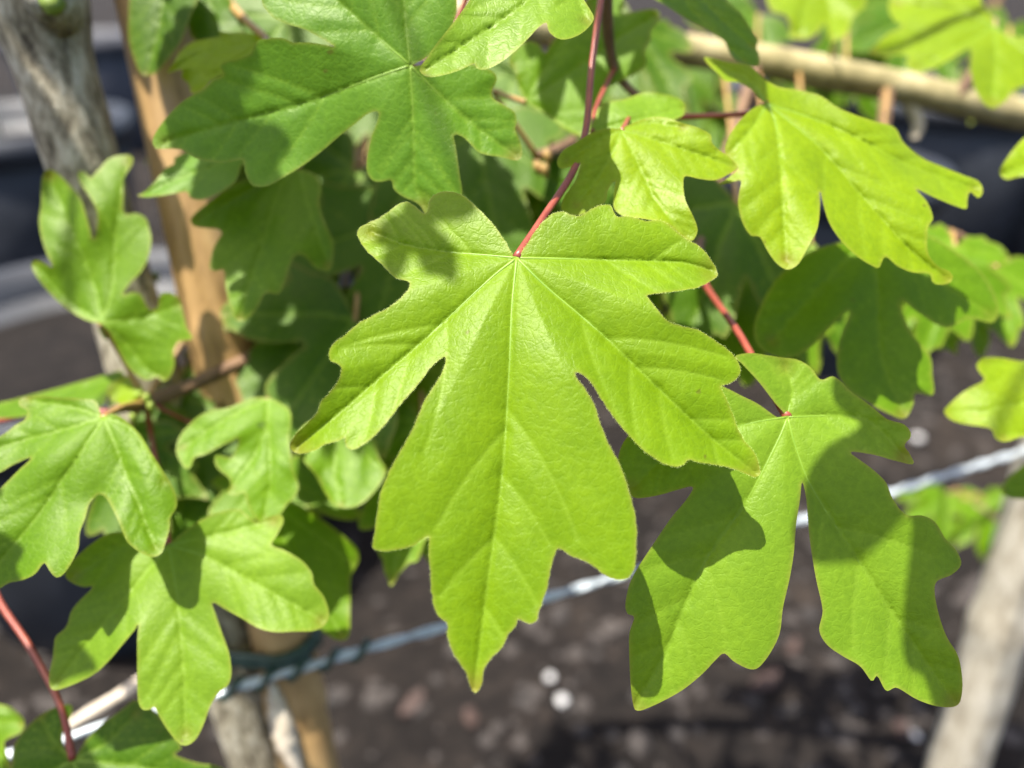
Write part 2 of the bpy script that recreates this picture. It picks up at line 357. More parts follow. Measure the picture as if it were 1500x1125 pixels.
# ================================================================== GROUND
nx = 150
gx = np.linspace(-1.6, 2.2, nx); gy = np.linspace(0.05, 3.6, nx)
gv = []; 
def soil_h(x, y):
    return (0.012*math.sin(3.1*x+1)*math.cos(2.7*y) + 0.006*math.sin(9*x+2*y) + 0.005*math.cos(11*y-3*x+1))
for y in gy:
    for x in gx: gv.append((x, y, soil_h(x, y)+random.gauss(0, 0.0035)))
gf = [(j*nx+i, j*nx+i+1, (j+1)*nx+i+1, (j+1)*nx+i) for j in range(nx-1) for i in range(nx-1)]
far = [(-60, -20), (60, -20), (60, 120), (-60, 120)]
k = len(gv); gv += [(x, y, -0.03) for x, y in far]; gf.append((k, k+1, k+2, k+3))
me = bpy.data.meshes.new('ground'); me.from_pydata(gv, [], gf); me.shade_smooth()
tag(link('ground', me, None, (0, 0, 0), M_SOIL), 'dark nursery soil under the maples', None, None, 'structure')

# crumbs of soil and bark: too many to count
cv, cf = [], []
def chunk(c, r, fl=0.6):
    st = len(cv); n = 5; a0 = random.uniform(0, 6.28)
    for lv, (rad, hz) in enumerate(((1, 0), (0.8, 0.6))):
        for i in range(n):
            a = a0+i*6.283/n; q = r*rad*random.uniform(0.65, 1.2)
            cv.append((c[0]+q*math.cos(a), c[1]+q*math.sin(a), c[2]+r*fl*hz*random.uniform(.7, 1.2)-0.001))
    for i in range(n): cf.append((st+i, st+(i+1) % n, st+n+(i+1) % n, st+n+i))
    cf.append(tuple(st+n+i for i in range(n)))
for i in range(5200):
    y = random.uniform(0.3, 2.8); x = random.uniform(-0.75*y-0.25, 0.75*y+0.25)
    chunk((x, y, soil_h(x, y)), random.choice([.004, .006, .008, .011])*random.uniform(.6, 1.3))
me = bpy.data.meshes.new('soil_crumbs'); me.from_pydata(cv, [], cf)
tag(link('soil_crumbs', me, None, (0, 0, 0), M_CHIP), 'loose crumbs of bark and earth strewn over the soil', 'mulch', None, 'stuff')

def rock_mesh(name, r, flat):
    import bmesh
    bm = bmesh.new(); bmesh.ops.create_icosphere(bm, subdivisions=2, radius=r)
    for v in bm.verts:
        v.co *= random.uniform(0.82, 1.15); v.co.z *= flat
    me = bpy.data.meshes.new(name); bm.to_mesh(me); bm.free(); me.shade_smooth(); return me
def chip_mesh(name, r):
    me = bpy.data.meshes.new(name); V = []; F = []
    pts = [(-1, -.2), (-.6, -.45), (.2, -.5), (.9, -.3), (1.05, .1), (.5, .45), (-.3, .5), (-.95, .25)]
    for zz in (0, .16):
        for x, y in pts: V.append((x*r*random.uniform(.8, 1.15), y*r*random.uniform(.8, 1.2), (zz+0.22*x*x)*r))
    n = len(pts); F = [tuple(range(n))[::-1], tuple(range(n, 2*n))] + [(i, (i+1) % n, n+(i+1) % n, n+i) for i in range(n)]
    me.from_pydata(V, [], F); return me
for (px, py, r) in [(822, 1043, .006), (805, 1008, .005), (940, 1040, .004), (1340, 1080, .005), (1345, 640, .008)]:
    p = ground(px, py); o = link('pebble', rock_mesh('pebble', r, .7), None, (p[0], p[1], soil_h(p[0], p[1])+r*.3), M_STONE)
    tag(o, 'small pale pebble lying on the dark soil', 'pebble', 'pale pebbles on the soil')
for (px, py, r) in [(1120, 1010, .022), (605, 1045, .018), (690, 1068, .014), (80, 522, .045), (1438, 1012, .022), (1050, 965, .014), (1320, 1075, .016), (1410, 430, .04), (1160, 955, .014)]:
    p = ground(px, py); o = link('bark_chip', chip_mesh('bark_chip', r*.75), None, (p[0], p[1], soil_h(p[0], p[1])+.003), M_RED)
    o.rotation_euler = (random.uniform(-.2, .2), random.uniform(-.2, .2), random.uniform(0, 6.28))
    tag(o, 'reddish brown chip of bark lying on the dark soil', 'bark chip', 'reddish bark chips on the soil')

# ================================================================== POTS BEHIND
def lathe(name, prof, seg=48):
    V, F = [], []
    for r, z in prof:
        for j in range(seg): a = 2*math.pi*j/seg; V.append((r*math.cos(a), r*math.sin(a), z))
    for i in range(len(prof)-1):
        for j in range(seg): k = (j+1) % seg; F.append((i*seg+j, i*seg+k, (i+1)*seg+k, (i+1)*seg+j))
    me = bpy.data.meshes.new(name); me.from_pydata(V, [], F); me.shade_smooth(); return me
def pot(px, py, r, h, mat, label, cane=None, stem=None):
    f = ground(px, py); d = np.array([f[0], f[1]]); d /= np.linalg.norm(d)
    c = (f[0]+d[0]*r*.85, f[1]+d[1]*r*.85, -0.012)
    e = empty('plant_pot', c, label, 'plant pot', 'black nursery pots behind the maple')
    link('pot_wall', lathe('pot_wall', [(r*.80, 0), (r*.84, .02), (r*.985, h-.04), (r*.965, h-.035), (r*.79, .025)]), e, c, mat)
    link('rim', lathe('rim', [(r*.985, h-.045), (r*1.05, h-.045), (r*1.06, h), (r*.99, h), (r*.97, h-.05)]), e, c, mat)
    link('potting_soil', lathe('potting_soil', [(r*.965, h-.055), (r*.6, h-.045), (r*.2, h-.04), (0.001, h-.04)], 32), e, c, M_SOIL)
    return c
POTS = [(262, 938, .20, .30, M_POT, 'black pot standing on the soil just behind the tied trunk and cane'),
        (90, 486, .21, .36, M_POT, 'black pot far behind the grey trunk beside the cane'),
        (520, 640, .20, .33, M_POTG, 'dark grey pot hidden behind the foliage beside the cane'),
        (840, 520, .21, .34, M_POT, 'black pot glimpsed between leaves behind the red leaf stalk'),
        (1150, 556, .17, .33, M_POT, 'black pot glimpsed behind the shaded leaves above the soil'),
        (1330, 392, .22, .36, M_POT, 'black pot in the back row under the olive branch'),
        (1560, 400, .23, .36, M_POTG, 'grey pot in the back row beside the black one under the branch'),
        (-120, 400, .22, .36, M_POTG, 'grey pot in the back row beyond the grey trunk'),
        (560, 330, .22, .36, M_POT, 'black pot in the back row behind the dense leaves'),
        (980, 330, .22, .36, M_POTG, 'grey pot in the back row behind the olive branch'),
        (1330, 215, .23, .38, M_POTG, 'grey pot in the farthest row seen above the branch'),
        (160, 225, .24, .38, M_POTG, 'grey pot in the farthest row between trunk and cane'),
        (700, 205, .24, .38, M_POT, 'black pot in the farthest row behind the dense leaves'),
        (-330, 250, .24, .38, M_POT, 'black pot in the farthest row out past the grey trunk'),
        (1800, 230, .24, .38, M_POT, 'black pot in the farthest row out past the branch end')]
pc = [pot(*p) for p in POTS]
# stakes and stems standing in the back pots
def stake(i, dx, r, lean, mat, name, label, cat, group, top=1.2):
    c = pc[i]; h = POTS[i][3]-.06
    tag(tube(name, [(c[0]+dx, c[1], h-.02), (c[0]+dx+lean*.5, c[1], .65), (c[0]+dx+lean, c[1]+.02, top)], [r, r*.97, r*.9], None, mat, 10, 6), label, cat, group)
for i, dx, ln in ((5, .02, .05), (10, .05, .04), (11, -.06, .02), (9, .02, 0.02), (7, .05, .03)):
    stake(i, dx, .008, ln, M_CANE, 'bamboo_stake', 'thin bamboo stake standing in a back-row pot', 'bamboo stake', 'bamboo stakes in the back pots')
for i, dx, ln in ((1, .0, -.10), (5, -.05, -.02), (6, .03, .06), (10, -.02, .0), (11, .03, -.05)):
    stake(i, dx, .009, ln, M_BARK, 'sapling_stem', 'slender grey sapling stem rising from a back-row pot', 'sapling', 'sapling stems in the back pots')

# ================================================================== MAPLE: trunk, branch, twigs
def vline(px1, py1, z1, px2, py2, z2, t): 
    a, b = at(px1, py1, z1), at(px2, py2, z2); return a + (b-a)*t
TA, TB = at(40, -40, .228), at(378, 1110, .325)
tb = TA + (TB-TA)*((0.0-TA[2])/(TB[2]-TA[2]))
tree = empty('maple_tree', (tb[0], tb[1], 0), 'young field maple with lobed bright green leaves, its grey trunk tied beside a bamboo cane', 'maple tree')
tt = np.linspace(-1.25, (0.0-TA[2])/(TB[2]-TA[2])*1.02, 150)
tp = np.array([TA + (TB-TA)*t for t in tt]); tr_ = 0.0104 + 0.0012*(tt+.35) + 0.0005*np.sin(tt*17)
tr_ += 0.004*np.exp(-((tt-0.022)/0.035)**2)      # swelling at the knot
trunk = link('trunk', tube_mesh('trunk', tp-tp[0], tr_, 40, True, 0.012), tree, tp[0], M_BARK)
p = at(76, -2, .214); tube('bud', [p+np.array([0, .004, .002]), p, p+np.array([.001, -.0035, -.002]), p+np.array([.001, -.005, -.0035])], [.003, .0038, .0028, .0006], trunk, M_BUD, 10)
p = at(62, 4, .2135); tube('branch_stub', [p+np.array([-.002, .012, -.004]), p+np.array([0, .004, .001]), p+np.array([.001, -.001, .004])], [.0065, .0068, .0055], trunk, M_BARK, 14, 6, .03)
# strips of bark peeling near the tie
for (a, b, c) in (((345, 1020, .307), (362, 1070, .311), (386, 1130, .316)), ((352, 1010, .306), (356, 1050, .309), (372, 1100, .313))):
    tube('bark_strip', path([a, b, c]), [.0006, .0028, .0012], trunk, M_PEEL, 6, 5, .2)
# horizontal branch that leaves the trunk above the picture
br = [(30, -60, .235), (200, -45, .285), (480, -10, .330), (760, 38, .345), (960, 68, .350), (1110, 88, .350), (1210, 108, .352), (1300, 124, .354), (1400, 146, .356), (1520, 172, .36), (1700, 210, .37)]
tube('branch', path(br), [.0085, .008, .0076, .0073, .0072, .0071, .0076, .0070, .0072, .0070, .0068], tree, M_BRANCH, 20, 10, .015)
tw = lambda pts, R, mat=M_TWIG, noise=.03: tube('twig', path(pts), R, tree, mat, 12, 8, noise)
tw([(560, 0, .335), (545, 150, .325), (500, 330, .300), (452, 450, .285), (400, 506, .268), (320, 546, .252), (262, 572, .243), (214, 590, .236), (180, 597, .232), (158, 604, .226)], [.0040, .0036, .0034, .0030, .0026, .0023, .0022, .0025, .0016, .0010])
tw([(940, 60, .350), (900, 120, .330), (860, 190, .290), (812, 222, .262), (786, 228, .250)], [.0034, .003, .0024, .0022, .0018])
tw([(700, 28, .340), (760, -60, .300), (830, -90, .240), (884, -60, .200)], [.0034, .003, .0024, .002])
tw([(884, -60, .200), (900, 100, .225), (960, 160, .225), (980, 172, .22)], [.002, .0014, .001, .0009])
tw([(1110, 88, .350), (1080, 180, .330), (1040, 300, .280), (1020, 380, .235)], [.003, .0026, .002, .0014])
tw([(200, -45, .300), (300, -40, .27), (336, 4, .245), (360, 30, .235), (390, 56, .225)], [.003, .0022, .0015, .0013, .0011], M_PETG)
tw([(480, -10, .33), (520, -120, .27), (640, -150, .21), (720, -130, .18)], [.003, .0026, .002, .0016])
tw([(1400, 146, .352), (1440, 80, .345), (1456, 30, .335)], [.003, .002, .0012])
tw([(1320, 125, .354), (1345, 180, .36), (1338, 205, .362)], [.0034, .0028, .002], M_PEEL)
for (x, y, z) in ((786, 236, .247), (800, 220, .25), (796, 240, .246)):
    p = at(x, y, z); tube('bud', [p, p+np.array([.0004, -.001, -.002]), p+np.array([.001, -.0015, -.0045])], [.0012, .0014, .0003], tree, M_PETG, 8)
for (x, y, z) in ((196, 612, .232), (215, 584, .233), (222, 596, .232), (152, 484, .226), (228, 405, .27)):
    p = at(x, y, z); tube('bud', [p+np.array([0, 0, .0015]), p, p+np.array([.0003, -.0008, -.0026])], [.001, .0013, .0003], tree, M_BUD, 8)

# ================================================================== LEAVES (outlines in photograph pixels)
A = [(754,377),(738,350),(720,326),(694,299),(675,285),(655,280),(638,284),(629,294),(627,308),(620,313),(613,306),(604,299),(594,295),(578,303),(560,317),(540,326),(527,334),(524,345),(531,359),(541,371),(557,385),(570,399),(582,408),(595,411),(601,415),(596,427),(582,441),(566,452),(545,463),(526,473),(506,490),(490,502),(482,514),(484,528),(497,534),(500,543),(496,558),(484,574),(471,588),(464,606),(450,620),(436,633),(427,646),(426,656),(433,664),(447,664),(460,660),(476,651),(490,647),(499,645),(504,641),(506,650),(513,658),(525,656),(543,643),(558,628),(573,610),(588,591),(607,569),(619,554),(631,538),(645,526),(652,523),(653,530),(650,541),(645,551),(633,570),(620,591),(608,620),(594,648),(576,680),(563,706),(556,728),(552,762),(548,788),(547,803),(561,807),(583,805),(606,799),(619,790),(629,786),(628,807),(631,844),(633,877),(640,898),(649,908),(655,910),(656,933),(664,956),(675,973),(684,988),(690,1008),(696,1015),(702,1008),(706,997),(710,978),(722,961),(735,948),(744,930),(751,922),(757,914),(759,907),(768,911),(777,913),(787,907),(790,894),(798,870),(806,836),(813,810),(819,803),(837,814),(863,825),(878,836),(893,846),(908,850),(921,846),(929,833),(932,806),(932,769),(927,740),(916,702),(902,668),(890,648),(879,619),(868,588),(854,565),(844,552),(843,545),(850,546),(866,561),(883,588),(905,619),(928,645),(950,665),(972,679),(990,683),(1003,680),(1010,673),(1021,677),(1052,681),(1079,688),(1101,698),(1111,697),(1113,688),(1105,663),(1090,645),(1079,623),(1068,592),(1057,570),(1056,565),(1070,561),(1081,552),(1085,541),(1081,530),(1068,514),(1048,499),(1021,483),(995,477),(977,469),(963,454),(952,439),(948,432),(972,429),(999,425),(1021,421),(1041,412),(1051,403),(1048,392),(1037,374),(1025,361),(1012,354),(995,343),(983,332),(968,323),(945,323),(919,317),(905,318),(899,310),(894,301),(883,300),(868,305),(850,316),(837,315),(823,310),(808,314),(792,328),(781,343),(770,361),(759,376)]
AV = [[(715,374),(660,369),(600,360),(545,340)], [(722,405),(630,490),(560,550),(500,602),(436,655)], [(750,450),(745,560),(735,700),(715,850),(701,960),(695,1008)], [(800,420),(880,488),(960,565),(1040,640),(1106,693)], [(830,379),(900,381),(995,384),(1042,396)]]
main = leaf(tree, A, (757,378), AV, .160, (.03,.34,.94), 'main', .28, 1.6, .0020, .00042,
     [(884,-60,.200),(880,0,.196),(874,45,.194),(866,105,.190),(858,190,.184),(840,250,.178),(795,320,.168)], .00085, None,
     'large sunlit lime green leaf with five lobes and a red stalk, in front of the rest', jit=.00008, seed=3, hairs=True)
B = [(603,97),(628,82),(655,55),(667,25),(669,0),(663,-40),(640,-90),(600,-118),(570,-100),(558,-62),(540,-36),(500,-62),(440,-78),(400,-50),(384,-14),(384,5),(390,15),(402,27),(420,35),(443,42),(463,52),(490,68),(473,65),(453,62),(437,62),(428,62),(418,57),(407,55),(390,57),(378,58),(372,67),(367,78),(353,85),(332,90),(322,97),(327,110),(313,117),(297,132),(280,140),(263,152),(248,167),(235,183),(225,200),(224,212),(230,218),(253,218),(268,220),(283,230),(297,235),(320,238),(337,237),(352,234),(356,234),(358,247),(363,263),(373,273),(393,272),(420,257),(447,240),(473,220),(500,197),(520,182),(537,168),(550,163),(555,166),(552,180),(545,197),(540,217),(537,237),(538,253),(547,265),(560,266),(573,264),(577,277),(590,288),(607,295),(617,303),(626,316),(650,316),(670,300),(677,283),(673,253),(668,217),(665,198),(677,200),(688,210),(700,222),(713,227),(733,230),(753,235),(762,233),(765,223),(762,207),(755,190),(757,177),(753,163),(737,153),(724,145),(720,136),(724,126),(728,116),(724,106),(710,99),(690,94),(660,92),(630,93)]
leaf(tree, B, (601,96), [[(545,115),(450,150),(340,180),(240,208)], [(604,150),(606,210),(608,270),(622,302)], [(640,135),(690,180),(755,228)], [(560,60),(510,15),(440,-50)], [(597,60),(592,0),(596,-90)]], .180, (-.05,-.10,.99), 'cool', .15, 1.2, .0016, .0007,
     [(720,-130,.18),(690,-20,.205),(650,70,.205),(615,96,.189)], .0007, None, 'broad grey-green leaf in half shade above the large sunlit leaf', seed=5)
C = [(615,105),(627,113),(650,110),(673,103),(695,93),(698,100),(708,102),(722,98),(740,87),(760,70),(777,53),(787,42),(800,33),(803,44),(811,53),(823,58),(840,55),(857,45),(870,28),(864,13),(854,-5),(856,-40),(850,-80),(840,-115),(828,-125),(800,-165),(765,-170),(745,-140),(755,-110),(735,-80),(715,-50),(688,0),(670,25),(653,47),(640,63),(627,82),(616,98)]
leaf(tree, C, (830,-120), [[(790,-20),(740,25),(680,65),(620,104)], [(845,-60),(848,0),(860,30)], [(800,-140),(768,-155)]], .168, (.05,.42,.9), 'pale', .12, 1.5, .0012, .0007, [(884,-60,.2),(860,-100,.185)], .0007, None, 'bright pale leaf lobe hanging over the grey-green leaf', seed=8)
D = [(770,149),(760,130),(755,105),(745,89),(758,68),(774,60),(789,65),(798,78),(806,66),(818,50),(840,20),(870,-10),(905,-20),(915,5),(911,19),(928,17),(952,13),(964,16),(967,24),(962,36),(954,46),(954,58),(946,72),(945,82),(948,91),(942,101),(928,110),(904,122),(880,137),(884,154),(872,170),(866,188),(850,199),(832,192),(808,175),(784,158)]
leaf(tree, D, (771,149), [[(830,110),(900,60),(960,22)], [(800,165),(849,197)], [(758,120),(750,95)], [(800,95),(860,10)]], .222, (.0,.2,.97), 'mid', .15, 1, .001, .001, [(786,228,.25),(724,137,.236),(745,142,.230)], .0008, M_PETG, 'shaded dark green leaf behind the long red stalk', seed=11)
E = [(908,188),(889,188),(866,195),(843,209),(825,220),(816,236),(821,247),(839,243),(850,238),(848,250),(841,268),(828,286),(822,304),(830,314),(848,315),(871,306),(887,295),(891,277),(901,265),(899,286),(900,306),(916,318),(939,320),(961,324),(979,329),(998,345),(1013,353),(1022,338),(1016,318),(1004,293),(1001,268),(1004,258),(1025,262),(1047,264),(1066,256),(1080,245),(1070,231),(1054,220),(1043,209),(1041,197),(1020,186),(1002,181),(975,172),(952,172),(930,179)]
leaf(tree, E, (911,191), [[(875,205),(830,235)], [(885,245),(845,300)], [(940,250),(965,300),(1005,345)], [(960,205),(1020,225),(1074,244)], [(950,180),(1000,186)]], .182, (-.03,.38,.92), 'lime', .16, 2.5, .0014, .0007, [(980,172,.22),(930,168,.206)], .0006, None, 'small yellow-green leaf tucked against the long red stalk above the large leaf', seed=13)
G_ = [(866,192),(872,170),(880,154),(897,148),(916,145),(934,138),(948,135),(970,137),(990,142),(1002,150),(1004,160),(1000,170),(975,180),(940,190),(900,196)]
leaf(tree, G_, (868,192), [[(910,180),(960,168),(1000,157)]], .196, (0,.45,.9), 'pale', .12, 2, .001, .0008, [(900,100,.225),(872,160,.205)], .0006, None, 'short pale leaf crossed by a shadow behind the small yellow-green leaf', seed=15)
H = [(1122,152),(1117,149),(1107,138),(1100,131),(1082,121),(1063,119),(1052,108),(1037,94),(1031,84),(1045,85),(1063,90),(1084,93),(1100,97),(1119,115),(1140,127),(1160,130),(1180,134),(1202,140),(1225,156),(1247,166),(1279,177),(1310,186),(1324,209),(1351,231),(1383,245),(1410,256),(1433,265),(1440,279),(1433,290),(1421,281),(1417,294),(1415,306),(1392,299),(1366,288),(1342,277),(1352,288),(1360,299),(1367,320),(1360,331),(1358,349),(1360,372),(1374,390),(1390,397),(1396,406),(1390,415),(1374,417),(1365,412),(1362,401),(1337,399),(1315,390),(1297,376),(1288,392),(1279,390),(1256,376),(1233,354),(1215,327),(1206,299),(1201,279),(1201,304),(1197,336),(1183,363),(1170,386),(1154,395),(1138,386),(1124,367),(1113,347),(1100,345),(1088,327),(1081,299),(1083,281),(1085,264),(1070,268),(1052,270),(1066,261),(1081,247),(1073,236),(1062,225),(1066,204),(1079,182),(1097,163),(1112,154)]
leaf(tree, H, (1124,152), [[(1136,180),(1143,236),(1152,380)], [(1200,215),(1265,290),(1340,372),(1388,409)], [(1220,185),(1330,240),(1428,276)], [(1095,115),(1040,90)], [(1100,190),(1068,225)]], .196, (.12,.40,.9), 'lime', .17, 1.5, .0012, .0008, [(980,172,.22),(1030,170,.214),(1095,166,.209)], .0008, None, 'drooping sunlit leaf on a red stalk under the olive branch', seed=17)
I = [(1150,608),(1135,590),(1112,560),(1086,532),(1076,522),(1100,517),(1140,523),(1169,527),(1188,539),(1202,556),(1219,551),(1231,558),(1246,573),(1279,597),(1300,614),(1325,622),(1335,638),(1325,652),(1332,664),(1338,680),(1308,674),(1279,666),(1246,662),(1260,674),(1279,688),(1298,707),(1308,731),(1327,754),(1351,755),(1370,765),(1385,789),(1402,808),(1408,827),(1394,842),(1373,851),(1369,866),(1375,899),(1387,933),(1404,962),(1410,1000),(1406,1029),(1394,1036),(1370,1034),(1342,1024),(1313,1007),(1298,1012),(1285,990),(1277,998),(1260,976),(1236,962),(1212,945),(1200,923),(1205,894),(1195,846),(1186,789),(1181,731),(1175,706),(1172,731),(1166,770),(1163,808),(1157,846),(1147,890),(1142,928),(1128,957),(1111,978),(1097,980),(1075,969),(1061,957),(1049,966),(1030,986),(1001,1010),(967,1029),(938,1041),(929,1038),(924,1005),(922,966),(922,928),(929,904),(919,899),(916,885),(922,856),(934,832),(953,803),(982,760),(1006,731),(1015,713),(991,718),(962,726),(929,729),(919,712),(905,680),(915,645),(950,610),(1000,580),(1040,560),(1063,568),(1087,580),(1111,592),(1140,612)]
leaf(tree, I, (1154,611), [[(1140,645),(1092,736),(1030,827),(977,952),(932,1033)], [(1164,650),(1188,712),(1255,818),(1327,928),(1398,1029)], [(1226,609),(1274,618),(1325,668)], [(1100,620),(1000,650),(925,715)], [(1160,570),(1150,535)]], .171, (.02,.20,.97), 'pale', .22, 1.6, .0016, .0007, [(1020,380,.235),(1035,420,.228),(1080,485,.200),(1120,555,.184)], .00095, None, 'big twisted leaf half crossed by shadows, hanging on a red stalk below the drooping leaf', seed=19)
J = [(1250,352),(1215,358),(1180,372),(1150,395),(1122,432),(1104,480),(1114,510),(1150,526),(1185,511),(1215,481),(1245,455),(1230,498),(1226,540),(1242,572),(1272,590),(1300,605),(1325,613),(1338,592),(1341,576),(1367,579),(1366,550),(1362,520),(1335,487),(1318,440),(1345,458),(1385,480),(1420,467),(1455,472),(1462,445),(1440,402),(1400,368),(1350,340),(1300,335)]
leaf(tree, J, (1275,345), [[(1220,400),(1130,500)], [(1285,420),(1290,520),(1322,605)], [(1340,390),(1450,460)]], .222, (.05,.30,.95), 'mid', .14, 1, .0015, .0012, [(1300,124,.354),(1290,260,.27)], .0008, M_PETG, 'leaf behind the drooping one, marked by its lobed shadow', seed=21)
Lf = [(1433,543),(1431,533),(1442,524),(1467,524),(1500,529),(1540,520),(1580,545),(1600,590),(1570,640),(1530,650),(1500,640),(1474,647),(1459,643),(1452,629),(1438,625),(1417,622),(1395,616),(1383,604),(1390,593),(1410,575),(1427,565),(1442,556)]
leaf(tree, Lf, (1598,570), [[(1540,580),(1450,600),(1390,605)], [(1540,545),(1445,532)], [(1540,620),(1470,640)]], .215, (-.1,.45,.9), 'lime', .1, 1, .001, .0011, [(1700,210,.37),(1680,400,.29),(1640,540,.235)], .0008, None, 'lime leaf with a shaded lower half reaching in above the bare soil', seed=23)
M_ = [(1510,196),(1490,212),(1472,236),(1464,252),(1474,263),(1500,258),(1540,262),(1560,230),(1540,200)]
leaf(tree, M_, (1560,225), [[(1520,235),(1468,255)]], .22, (-.1,.5,.87), 'lime', .1, 1, .001, .0012, [(1700,210,.37),(1610,215,.26)], .0008, None, 'sunlit leaf tip below the end of the olive branch', seed=25)
Nn = [(1510,676),(1485,692),(1470,708),(1468,722),(1482,730),(1510,732),(1560,740),(1570,700),(1540,680)]
leaf(tree, Nn, (1570,710), [[(1520,712),(1472,718)]], .24, (-.1,.5,.87), 'mid', .1, 1, .001, .0012, [(1700,210,.37),(1640,560,.28)], .0008, None, 'leaf tip beside the far end of the wire', seed=27)
O_ = [(1310,-14),(1302,12),(1310,30),(1322,38),(1300,50),(1283,65),(1273,78),(1290,83),(1320,80),(1331,84),(1328,97),(1345,106),(1368,100),(1390,88),(1405,78),(1422,72),(1421,100),(1428,130),(1442,152),(1456,158),(1474,147),(1486,131),(1503,126),(1535,110),(1540,80),(1515,58),(1480,52),(1462,42),(1455,28),(1440,8),(1430,-20),(1380,-40),(1340,-36)]
leaf(tree, O_, (1457,38), [[(1459,80),(1455,148)], [(1400,40),(1340,60),(1280,76)], [(1400,15),(1315,5)], [(1420,60),(1345,98)], [(1490,70),(1530,95)]], .285, (.0,.5,.87), 'lime', .14, 1, .0016, .0012, [(1456,30,.335)], .0009, M_PETG, 'sunlit yellow-green leaf spread over the olive branch', seed=29)
P_ = [(1127,-20),(1128,14),(1150,22),(1158,38),(1156,54),(1172,58),(1187,56),(1200,45),(1209,34),(1216,60),(1228,58),(1240,50),(1250,25),(1268,8),(1262,-30),(1200,-50)]
leaf(tree, P_, (1200,-40), [[(1180,10),(1170,52)], [(1215,10),(1222,55)], [(1150,-5),(1132,10)]], .31, (.05,.5,.86), 'lime', .14, 1, .0012, .0014, [(1210,108,.352),(1230,20,.33)], .0008, M_PETG, 'small blurred yellow leaf above the branch', seed=31)
F_ = [(950,-10),(975,8),(996,22),(1015,34),(1033,43),(1050,53),(1063,63),(1070,80),(1085,93),(1110,97),(1112,80),(1108,70),(1110,58),(1097,37),(1085,19),(1063,-2),(1040,-40),(990,-60),(950,-40)]
leaf(tree, F_, (985,-50), [[(1030,0),(1070,40),(1102,68)], [(1010,10),(1090,90)]], .215, (.2,.45,.87), 'mid', .12, 1, .001, .001, [(884,-60,.2),(940,-70,.205)], .0007, None, 'narrow leaf slanting across the olive branch', seed=33)
Q = [(147,473),(135,472),(114,463),(89,445),(68,424),(52,403),(46,388),(52,381),(64,385),(77,391),(69,374),(60,346),(57,321),(60,300),(61,264),(69,248),(82,252),(99,268),(117,289),(126,314),(133,339),(137,351),(142,332),(142,310),(132,289),(119,271),(113,257),(119,250),(128,255),(133,260),(146,246),(160,232),(178,227),(192,228),(195,237),(188,250),(181,262),(181,285),(182,312),(199,312),(213,319),(219,335),(222,353),(217,378),(206,399),(192,413),(180,431),(192,428),(206,431),(214,446),(221,454),(231,449),(235,431),(249,429),(263,438),(268,456),(274,481),(283,495),(270,499),(260,502),(254,517),(256,534),(249,552),(238,559),(231,552),(217,557),(203,552),(185,534),(171,509),(157,481)]
leaf(tree, Q, (149,473), [[(100,440),(52,388)], [(138,420),(105,335),(72,258)], [(164,427),(168,360),(176,290),(186,235)], [(200,467),(240,455),(264,445)], [(185,505),(215,540),(240,554)]], .222, (.02,.06,.99), 'mid', .14, 1, .0018, .0010, [(214,590,.236),(190,545,.233),(165,500,.229)], .0008, M_PETG, 'upright leaf with deep lobes in front of the grey trunk', seed=35)
R = [(150,609),(141,588),(128,585),(109,583),(86,582),(64,580),(35,582),(27,588),(30,596),(40,601),(37,614),(22,623),(0,639),(-40,655),(-55,680),(-30,698),(0,692),(19,681),(46,670),(29,687),(13,703),(0,716),(-50,765),(-75,830),(-60,880),(-25,875),(0,862),(13,854),(32,850),(51,841),(61,828),(66,825),(74,838),(83,846),(93,841),(106,822),(115,802),(117,780),(125,758),(131,738),(144,724),(155,729),(166,748),(176,770),(186,793),(205,809),(224,816),(237,810),(242,796),(248,777),(250,758),(258,745),(259,732),(253,713),(237,687),(221,662),(205,636),(186,617),(166,606)]
leaf(tree, R, (152,611), [[(110,675),(60,748),(0,822),(-55,870)], [(179,678),(205,745),(228,803)], [(90,630),(0,655),(-45,678)], [(100,595),(40,586)], [(195,630),(240,705)]], .196, (.1,.42,.9), 'mid', .18, 1.5, .0012, .0008, [(214,590,.236),(185,594,.226),(165,604,.212)], .0008, M_PETG, 'glossy leaf on the brown twig, folded along its veins', seed=37)
S_ = [(243,800),(225,802),(200,785),(172,779),(151,785),(126,803),(104,824),(95,841),(104,853),(122,860),(136,860),(118,878),(104,896),(97,918),(82,932),(79,945),(77,965),(72,986),(73,1006),(82,1011),(111,1001),(140,986),(162,965),(183,940),(198,922),(203,914),(201,936),(201,972),(201,1008),(203,1030),(210,1040),(221,1039),(226,1035),(234,1051),(248,1073),(262,1089),(273,1092),(286,1084),(298,1062),(307,1037),(320,1015),(334,1004),(339,986),(336,958),(327,932),(316,900),(311,882),(331,893),(356,907),(378,920),(403,926),(432,925),(460,924),(475,916),(482,900),(475,875),(460,855),(457,839),(442,821),(417,806),(398,798),(405,785),(415,765),(412,755),(395,757),(378,765),(365,757),(350,746),(320,750),(290,764),(265,782)]
leaf(tree, S_, (247,799), [[(200,855),(130,940),(84,1000)], [(256,850),(268,960),(272,1075)], [(300,815),(370,852),(470,908)], [(180,800),(108,842)], [(310,785),(400,762)]], .200, (-.02,.40,.91), 'pale', .15, 1.8, .0013, .0008, [(214,590,.236),(222,640,.245),(240,740,.236)], .0008, None, 'pale matt leaf with a broad shadow, low beside the cane', seed=39)
